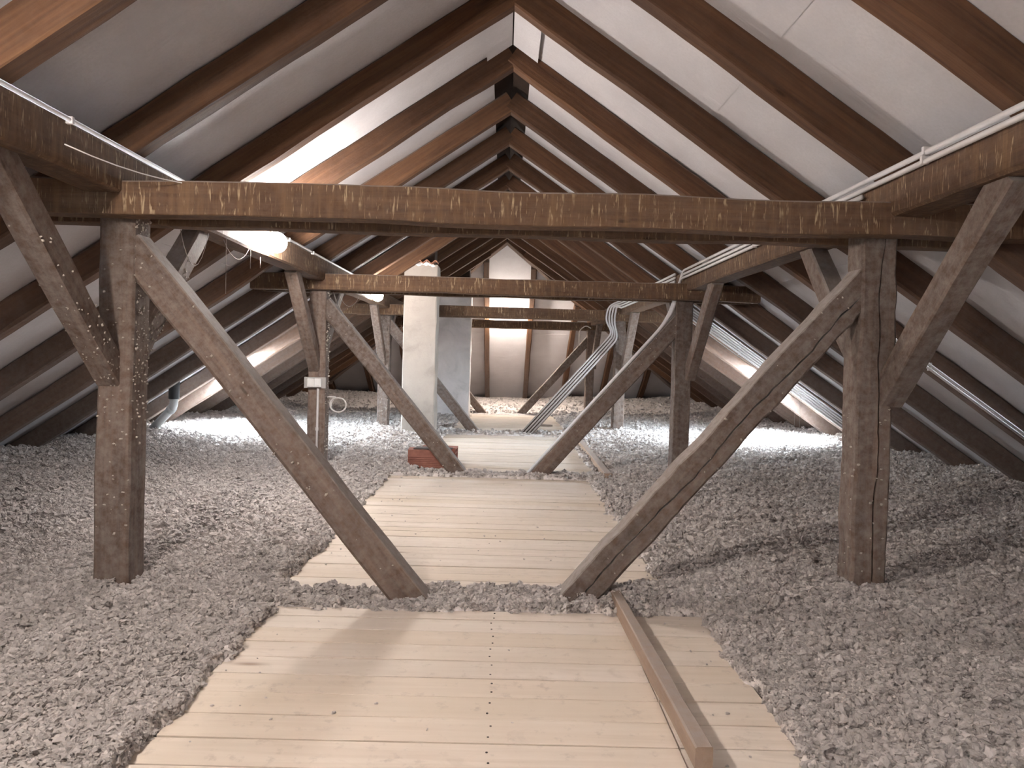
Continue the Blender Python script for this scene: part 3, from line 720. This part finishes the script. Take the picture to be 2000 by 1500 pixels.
def tuft_group():
    ng = bpy.data.node_groups.new('wool_tufts', 'GeometryNodeTree')
    ng.interface.new_socket('Geometry', in_out='INPUT', socket_type='NodeSocketGeometry'); ng.interface.new_socket('Geometry', in_out='OUTPUT', socket_type='NodeSocketGeometry')
    N = ng.nodes.new; Lk = ng.links.new
    gi = N('NodeGroupInput'); go = N('NodeGroupOutput'); jn = N('GeometryNodeJoinGeometry')
    for k in range(5):
        ic = N('GeometryNodeMeshIcoSphere'); ic.inputs['Radius'].default_value = 1.0; ic.inputs['Subdivisions'].default_value = 2
        po = N('GeometryNodeInputPosition'); ad = N('ShaderNodeVectorMath'); ad.operation = 'ADD'; ad.inputs[1].default_value = (k*7.3, k*3.1, 1.7)
        nz = N('ShaderNodeTexNoise'); nz.inputs['Scale'].default_value = 1.5; nz.inputs['Detail'].default_value = 2.0
        sb = N('ShaderNodeVectorMath'); sb.operation = 'SUBTRACT'; sb.inputs[1].default_value = (.5, .5, .5)
        sc = N('ShaderNodeVectorMath'); sc.operation = 'SCALE'; sc.inputs['Scale'].default_value = 3.0
        sp = N('GeometryNodeSetPosition'); sm = N('GeometryNodeSetMaterial'); sm.inputs['Material'].default_value = WOOL; ti = N('GeometryNodeGeometryToInstance')
        Lk(po.outputs[0], ad.inputs[0]); Lk(ad.outputs[0], nz.inputs['Vector']); Lk(nz.outputs['Color'], sb.inputs[0]); Lk(sb.outputs[0], sc.inputs[0])
        Lk(ic.outputs['Mesh'], sp.inputs['Geometry']); Lk(sc.outputs[0], sp.inputs['Offset']); Lk(sp.outputs[0], sm.inputs['Geometry']); Lk(sm.outputs[0], ti.inputs[0]); Lk(ti.outputs[0], jn.inputs[0])
    ip = N('GeometryNodeInstanceOnPoints'); ip.inputs['Pick Instance'].default_value = True
    def attr(nm, ty):
        a = N('GeometryNodeInputNamedAttribute'); a.data_type = ty; a.inputs['Name'].default_value = nm; return a.outputs['Attribute']
    er = N('FunctionNodeEulerToRotation')
    Lk(gi.outputs[0], ip.inputs['Points']); Lk(jn.outputs[0], ip.inputs['Instance']); Lk(attr('tuft_pick', 'INT'), ip.inputs['Instance Index'])
    Lk(attr('tuft_rot', 'FLOAT_VECTOR'), er.inputs[0]); Lk(er.outputs[0], ip.inputs['Rotation']); Lk(attr('tuft_scale', 'FLOAT_VECTOR'), ip.inputs['Scale'])
    Lk(ip.outputs[0], go.inputs[0]); return ng
TC = np.concatenate(TC).astype(np.float32); TS = np.concatenate(TS); nT = len(TC)
me2 = bpy.data.meshes.new('loose_tufts'); me2.vertices.add(nT); me2.vertices.foreach_set('co', TC.ravel())
a = me2.attributes.new('tuft_scale', 'FLOAT_VECTOR', 'POINT'); a.data.foreach_set('vector', (TS[:, None]*np.stack([rng.uniform(.8, 1.5, nT), rng.uniform(.6, 1.1, nT), rng.uniform(.5, .9, nT)], -1)).astype(np.float32).ravel())
a = me2.attributes.new('tuft_rot', 'FLOAT_VECTOR', 'POINT'); a.data.foreach_set('vector', np.stack([rng.uniform(-.7, .7, nT), rng.uniform(-.7, .7, nT), rng.uniform(0, 6.28, nT)], -1).astype(np.float32).ravel())
a = me2.attributes.new('tuft_pick', 'INT', 'POINT'); a.data.foreach_set('value', rng.integers(0, 5, nT).astype(np.int32))
me2.update()
wt = link('loose_tufts', me2, WOOL, wo); tag(wt, kind='stuff')
wt.modifiers.new('tufts', 'NODES').node_group = tuft_group()

# ------------------------------------------------------------------ wool flecks on the timbers
def flecks(o, n, faces, rr, smin=.0025, smax=.008):
    """scatter pale flecks on the chosen local sides of a timber; faces = list of (axis, sign)"""
    me = o.data; co = np.empty(len(me.vertices)*3); me.vertices.foreach_get('co', co); co = co.reshape(-1, 3)
    lo, hi = co.min(0), co.max(0); C = []
    for ax, sg in faces:
        p = rng.uniform(0, 1, (n, 3))*(hi-lo) + lo
        t = rng.beta(rr[2], rr[3], n); p[:, 0] = lo[0] + (rr[0] + (rr[1]-rr[0])*t)*(hi[0]-lo[0])
        mid = (lo+hi)/2; oth = 3-ax; p[:, oth] = mid[oth] + (p[:, oth]-mid[oth])*.86
        p[:, ax] = (hi[ax] if sg > 0 else lo[ax]) - sg*.004
        C.append(p)
    C = np.concatenate(C); s_ = rng.uniform(smin, smax, len(C))
    for ax in (1, 2):
        pass
    V, F = tufts(C, s_*.62 + .0014, 1.1)
    f = link('wool_flecks', mesh_np('wool_flecks', V, F), FLECK, o, wmat(o)); tag(f, kind='stuff')
flecks(P1['post', -1], 60, [(1, -1)], (.15, .95, 1.2, 1.6)); flecks(P1['post', -1], 260, [(2, -1)], (.35, .95, 2.2, 1.4))
flecks(P1['brace', -1, -1], 40, [(1, -1), (1, 1), (2, -1)], (.0, .8, 1.0, 2.0))
flecks(P1['brace', -1, 1], 90, [(1, -1), (1, 1), (2, -1)], (.0, .9, 1.0, 1.5))
flecks(P1['strut', -1], 30, [(1, -1)], (.05, .98, 1, 1)); flecks(P1['strut', 1], 22, [(1, -1)], (.05, .98, 1, 1))
flecks(P1['post', 1], 22, [(1, -1), (2, 1)], (.05, .6, 1, 1.5))
flecks(P2['post', -1], 110, [(2, -1)], (.1, .95, 1.4, 1.2), .004, .012); flecks(P2['strut', -1], 25, [(1, -1)], (.05, .98, 1, 1))
flecks(P2['strut', 1], 20, [(1, -1)], (.05, .98, 1, 1)); flecks(P3['post', -1], 40, [(1, -1)], (.05, .6, 1, 1))

# ------------------------------------------------------------------ cobwebs and stray cables
def web(strands, label):
    e = empty('cobweb', strands[0][0]); tag(e, label, 'cobweb', 'cobwebs hanging from the timbers')
    for P in strands: tube('strand', P, .0018, WEB, e, 5)
def sag(a, b_, d, n=8):
    a, b_ = Vector(a), Vector(b_)
    return [a.lerp(b_, i/n) - Vector((0, 0, d*4*(i/n)*(1-i/n))) for i in range(n+1)]
web([[(-1.86, 5.05, 1.98), (-1.858, 5.05, 1.62)], sag((-1.86, 5.0, 1.97), (-1.86, 5.5, 1.98), .10), sag((-1.86, 4.75, 1.97), (-1.80, 4.20, 1.90), .2)], 'dusty cobweb threads under the lamp purlin by the cracked truss')
web([[(-1.85, 5.72, 1.95), (-1.85, 5.72, 1.87)], [(-1.85, 5.5, 1.98), (-1.85, 5.5, 1.84)]], 'short dusty threads hanging under the globe lamp')
web([[(3.25, 8.25, .95), (3.25, 8.25, .40)], [(3.05, 8.0, 1.05), (3.05, 8.0, .88)], [(3.6, 9.3, .72), (3.6, 9.3, .5)]], 'dusty threads hanging below the rafters by the conduits')
web([sag((-1.84, 8.1, 1.9), (-1.60, 8.02, 1.55), .06), sag((-1.83, 8.1, 1.88), (-1.74, 8.05, 1.70), .05), sag((-1.80, 8.2, 1.88), (-1.70, 8.8, 1.90), .12)], 'dusty cobweb threads at the head of the switch post')
conduit(sag((-1.83, 3.15, 2.075), (-1.40, 4.0, 2.10), .05), .0028, 'thin pale wire sagging from the lamp purlin to the tie beam', None, (), CABLE, 'wire', .01)
conduit([(1.62, 16.4, 1.55), (1.60, 16.4, 1.88), (1.75, 16.4, 1.99), (1.86, 16.4, 1.93)], .012, 'white cable looping off the post at the hipped roof end', None, (), CABLE, 'cable', .12)
print('tris approx', sum(sum(len(p.vertices)-2 for p in o.data.polygons) for o in bpy.data.objects if o.type == 'MESH'))
